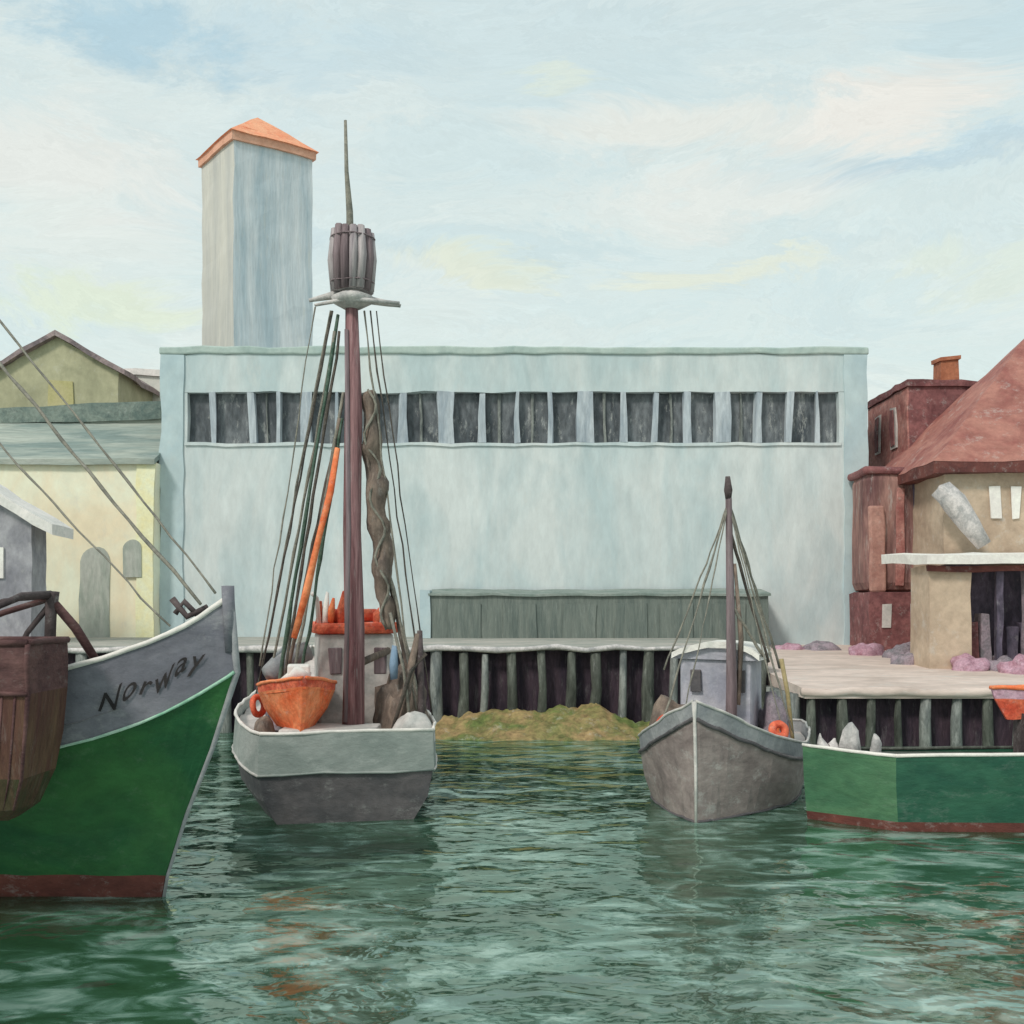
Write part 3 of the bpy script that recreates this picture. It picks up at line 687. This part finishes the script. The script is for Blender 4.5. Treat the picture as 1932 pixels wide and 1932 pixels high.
# orange dinghy stowed on the after deck, bow towards the stern
D=Hull((-4.98,26.55),(-.30,.95),2.7,None,[
 dict(z=lambda t:.98+.30*(1-t)**2,w=.90,e=1.7,rake=.22,m=1),
 dict(z=lambda t:.80+.28*(1-t)**2,w=.88,e=1.65,rake=.18,m=0),
 dict(z=lambda t:.4+.1*(1-t)**2,w=.72,e=1.5,rake=.05,m=0),
 dict(z=lambda t:.0,w=.42,e=1.4,rake=-.15,m=0)],.5,.8,z0=2.1)
D.build(tr,[M_orange,M_ored],nst=18,deck=.25,deckmat=M_ored,capmat=M_orange,capr=.045,pre='dinghy_')
box('white_fish_box',-5.6,-5.05,27.5,28.0,2.85,3.62,M_white,tr,bev=.06,rot=.2)
tube('white_bundle',[(-5.7,27.6,3.2),(-5.3,27.5,3.45),(-5.0,27.6,3.3)],[.1,.16,.1],M_white,tr,wob=.08)
box('hatch_cover',-5.6,-3.3,26.7,28.2,1.8,2.12,M_cabin,tr,bev=.05)
torus('lifebuoy',(-6.55,28.7,2.5),.24,.08,M_ored,tr,axis=(1.1,-.5,.2))
tube('fender',[(-6.3,28.8,3.3),(-5.9,29.4,3.75),(-5.4,29.6,3.9)],[.22,.3,.22],M_bandr,tr,n=10,wob=.06)
pile_mound('net_heap',-5.9,29.4,1.9,.7,.7,1.3,M_netg,tr)
pile_mound('net_heap_b',-2.9,29.0,1.8,.7,.9,1.6,M_sail,tr)
pile_mound('net_heap_c',-2.45,27.1,1.8,.5,.4,.75,M_cabin,tr)
pile_mound('net_heap_d',-6.1,27.5,1.7,.3,.4,.6,M_sail,tr)
tube('oilskin',[(-3.0,28.3,3.2),(-3.02,28.3,3.6),(-3.0,28.3,4.1)],[.08,.13,.06],M_blue,tr,wob=.05)

# ---------------------------------------------------------------- small grey boat (right)
sb=empty('grey_fishing_boat')
stop=lambda t:1.55+1.3*max(0,(1-t/.4))**1.8
B=Hull((4.3,26.1),(.342,.94),9.5,stop,[
 dict(z=stop,w=2.12,e=2.1,rake=.12,m=0),
 dict(z=lambda t:stop(t)-.42,w=2.1,e=2.0,rake=.08,m=1),
 dict(z=lambda t:(stop(t)-.45)*.5,w=2.05,e=1.75,rake=.03,m=1),
 dict(z=lambda t:0,w=1.85,e=1.6,rake=0,m=1),
 dict(z=lambda t:-.5,w=1.2,e=1.4,rake=-.1,m=1)],.42,.7)
B.build(sb,[M_bandr,M_hullr],nst=30,deck=.35,deckmat=M_gdeck,capmat=M_cabin,capr=.035)
for sd_ in(1,-1): tube('rubbing_strake',[B.pt(1,t,sd_,.02) for t in ts],.05,M_sternd,sb,n=6)
tube('stem_post',[B.pt(r,0,1).lerp(B.pt(r,0,-1),.5)-B.A*.02 for r in range(4)],[.07,.045,.035,.03],M_cabin,sb,n=8)
tube('boot_line',[B.pt(3,t,1,.01,.02) for t in ts],.04,M_sternd,sb,n=6)
tube('boot_line_b',[B.pt(3,t,-1,.01,.02) for t in ts],.04,M_sternd,sb,n=6)
bx,by=5.7,29.0
tube('mast',[(bx,by,1.3),(bx+.03,by,3),(bx-.02,by,5),(bx-.04,by,7.9),(bx-.06,by,8.35)],[.15,.14,.12,.08,.06],M_barreld,sb,n=10,wob=.02)
tube('masthead',[(bx-.05,by,7.85),(bx-.06,by,8.1),(bx-.06,by,8.45)],[.07,.12,.06],M_iron,sb)
rot=-math.radians(20)
wx,wy=5.75,30.4
box('wheelhouse',wx-.95,wx+.95,wy-.9,wy+1.2,1.3,3.75,M_wheel,sb,bev=.12,rot=rot)
vs=[];fs=[];n=12
Rm=Matrix.Rotation(rot,3,'Z')
for j,(yy) in enumerate((-1.15,1.4)):
    for lay in(0,1):
        for k in range(n+1):
            q=-1+2*k/n
            vs.append(Rm@Vector((q*1.15,yy,3.72+.42*math.sqrt(max(0,1-q*q*.93))-.16*lay))+Vector((wx,wy,0)))
def vi(j,l,k): return (j*2+l)*(n+1)+k
for k in range(n):
    fs.append((vi(0,0,k),vi(0,0,k+1),vi(1,0,k+1),vi(1,0,k)))
    fs.append((vi(0,1,k),vi(1,1,k),vi(1,1,k+1),vi(0,1,k+1)))
    fs.append((vi(0,0,k),vi(0,1,k),vi(0,1,k+1),vi(0,0,k+1)))
    fs.append((vi(1,0,k),vi(1,0,k+1),vi(1,1,k+1),vi(1,1,k)))
mesh('wheelhouse_roof',vs,fs,M_white,sb)
mesh('roof_gable',[v+Vector((.02,.15,0)) for v in vs],[tuple(vi(0,1,k) for k in range(n+1))],M_wheel,sb)
for dx in(-.55,.6):
    c_=Rm@Vector((dx,-.97,0))+Vector((wx,wy,3.15))
    box('window',c_.x-.15,c_.x+.15,c_.y-.04,c_.y+.04,2.8,3.4,M_sternd,sb,bev=.02,rot=rot)
def BR(p0,p1,r=.022,m=M_ropeg,s=.05): rope('stay',p0,p1,r,m,sb,sag=s)
tp=(bx-.05,by,7.8)
BR(tp,(3.75,28.3,1.9),.026); BR(tp,(4.0,29.3,3.4)); BR(tp,(4.3,28.0,2.2),.018)
BR(tp,(7.3,29.0,1.8),.026); BR(tp,(7.35,30.5,3.4),.04,M_ropeg); BR(tp,(6.9,28.4,1.9),.018); BR((bx,by,7.0),(6.9,30,3.6),.04,M_roped)
BR((bx,by,5.2),(6.6,29.2,3.8),.035,M_ropeg)
tube('boom',[(bx+.15,by,2.5),(bx+.3,by+.1,4.2),(bx+.1,by,6.2)],[.06,.07,.04],M_sail,sb)
tube('derrick',[(7.3,29.0,1.6),(7.25,29.2,2.8),(7.1,29.4,3.7)],.06,paint('ochre_pole',(150,140,100),(170,158,118),k=.9,var=.2),sb)
torus('orange_float',(6.75,28.1,1.95),.17,.10,M_ored,sb,axis=(.3,-1,.3))
torus('orange_float_b',(4.0,29.0,2.0),.18,.08,M_ored,sb,axis=(-.6,-1,.3))
torus('orange_float_c',(6.95,28.9,1.85),.16,.09,M_orange,sb,axis=(.8,-1,.3))
pile_mound('net_heap',4.2,29.6,1.3,.5,.6,1.4,M_sail,sb)
pile_mound('net_heap_b',7.1,30.2,1.2,.4,.8,1.5,M_netg,sb)

# ---------------------------------------------------------------- green workboat (right edge)
wb=empty('green_workboat')
pl=[(6.95,26.65),(8.62,25.0),(19,24.6),(20,25.5),(19,26.6),(8.6,26.75)]
def ring(z,s):
    cx_=sum(p_[0] for p_ in pl)/6; cy_=sum(p_[1] for p_ in pl)/6
    return [(cx_+(p_[0]-cx_)*(1-s/8),cy_+(p_[1]-cy_)*(1-s/2),z) for p_ in pl]
def top_(i): return [0.0,-.04,.1,.1,.05,-.1][i]
lv=[(1.72,0),(1.0,.02),(.22,.1),(-.0,.14),(-.5,.3)]
vs=[];fs=[];mi=[]
for li,(z,s) in enumerate(lv):
    for i,q in enumerate(ring(z,s)): vs.append((q[0],q[1],z+(top_(i) if li==0 else 0)))
for li in range(4):
    for i in range(6):
        fs.append((li*6+i,(li+1)*6+i,(li+1)*6+(i+1)%6,li*6+(i+1)%6)); mi.append(2 if li>=2 else (1 if i==0 else 0))
mesh('hull',vs,fs,[M_gb1,M_gb2,M_boot],wb,midx=mi)
mesh('deck',[(v[0],v[1],1.58) for v in vs[:6]],[(0,1,2,3,4,5)],M_piled,wb)
for i in range(6):
    m_=M_rim if i<2 else M_piled
    tube('gunwale',[Vector(vs[i]).lerp(Vector(vs[(i+1)%6]),k/10)+Vector((0,0,.03)) for k in range(11)],.04,m_,wb)
for (x,y,h,s) in((7.45,26.65,.42,.8),(8.05,26.45,.75,1.0),(8.6,26.3,.45,.8),(7.75,26.6,.35,.7)):
    lathe('canvas_cowl',(x,y,1.55),[(.2*s,0),(.21*s,h*.4),(.18*s,h*.75),(.08*s,h),(.02,h+.06)],M_cross,wb,n=12,wob=.16)
box('wheelhouse',15.5,17.5,25.3,26.3,1.6,4.0,M_cabin,wb,bev=.08)
S2=Hull((11.4,25.9),(1,.05),2.6,None,[
 dict(z=lambda t:.62+.1*(1-t),w=.5,e=1.8,rake=.25,m=1),
 dict(z=lambda t:.48,w=.48,e=1.8,rake=.2,m=0),
 dict(z=lambda t:.0,w=.25,e=1.4,rake=-.1,m=0,srake=.15)],.6,.8,z0=2.45)
S2.build(wb,[M_ored,M_net],nst=14,deck=.2,deckmat=M_ored,capmat=M_orange,capr=.05,pre='skiff_')
for xx in(11.8,13.4): box('skiff_chock',xx,xx+.25,25.6,26.2,1.58,2.6,M_iron,wb)

# ---------------------------------------------------------------- hand-made irregularity: gently wobble every outline
bpy.context.view_layer.update()
AMP={'warehouse':(.11,.8),'loading_shed':(.08,.8),'tower':(.10,.5),'olive_gable_building':(.14,.5),'pale_block_building':(.14,.5),'cream_building':(.10,.7),
     'grey_shed':(.10,.8),'brick_house':(.12,.8),'red_roof_house':(.12,.7),'market_stall':(.09,1.0),'wharf':(.04,1.2),'green_fishing_boat':(.035,1.3),'wooden_boat':(.03,1.3),
     'fishing_ketch':(.05,1.4),'grey_fishing_boat':(.045,1.5),'green_workboat':(.04,1.3)}
BIG=('warehouse','loading_shed','tower','olive_gable_building','pale_block_building','cream_building','grey_shed','brick_house','red_roof_house','market_stall')
for o in list(bpy.data.objects):
    if o.type!='MESH' or not o.parent or o.parent.name not in AMP: continue
    amp,fr=AMP[o.parent.name]
    big=o.parent.name in BIG
    bm=bmesh.new(); bm.from_mesh(o.data)
    if big:
        for _ in range(5):
            es=[e_ for e_ in bm.edges if e_.calc_length()>1.6]
            if not es or len(bm.verts)>9000: break
            bmesh.ops.subdivide_edges(bm,edges=es,cuts=1,use_grid_fill=True)
    M=o.matrix_world; Mi=M.inverted()
    for v in bm.verts:
        wv=M@v.co
        d=noise.noise_vector(wv*fr)*amp+noise.noise_vector(wv*fr*3.1)*amp*.4
        if big: d.y=0
        v.co=Mi@(wv+d)
    bm.to_mesh(o.data); bm.free()
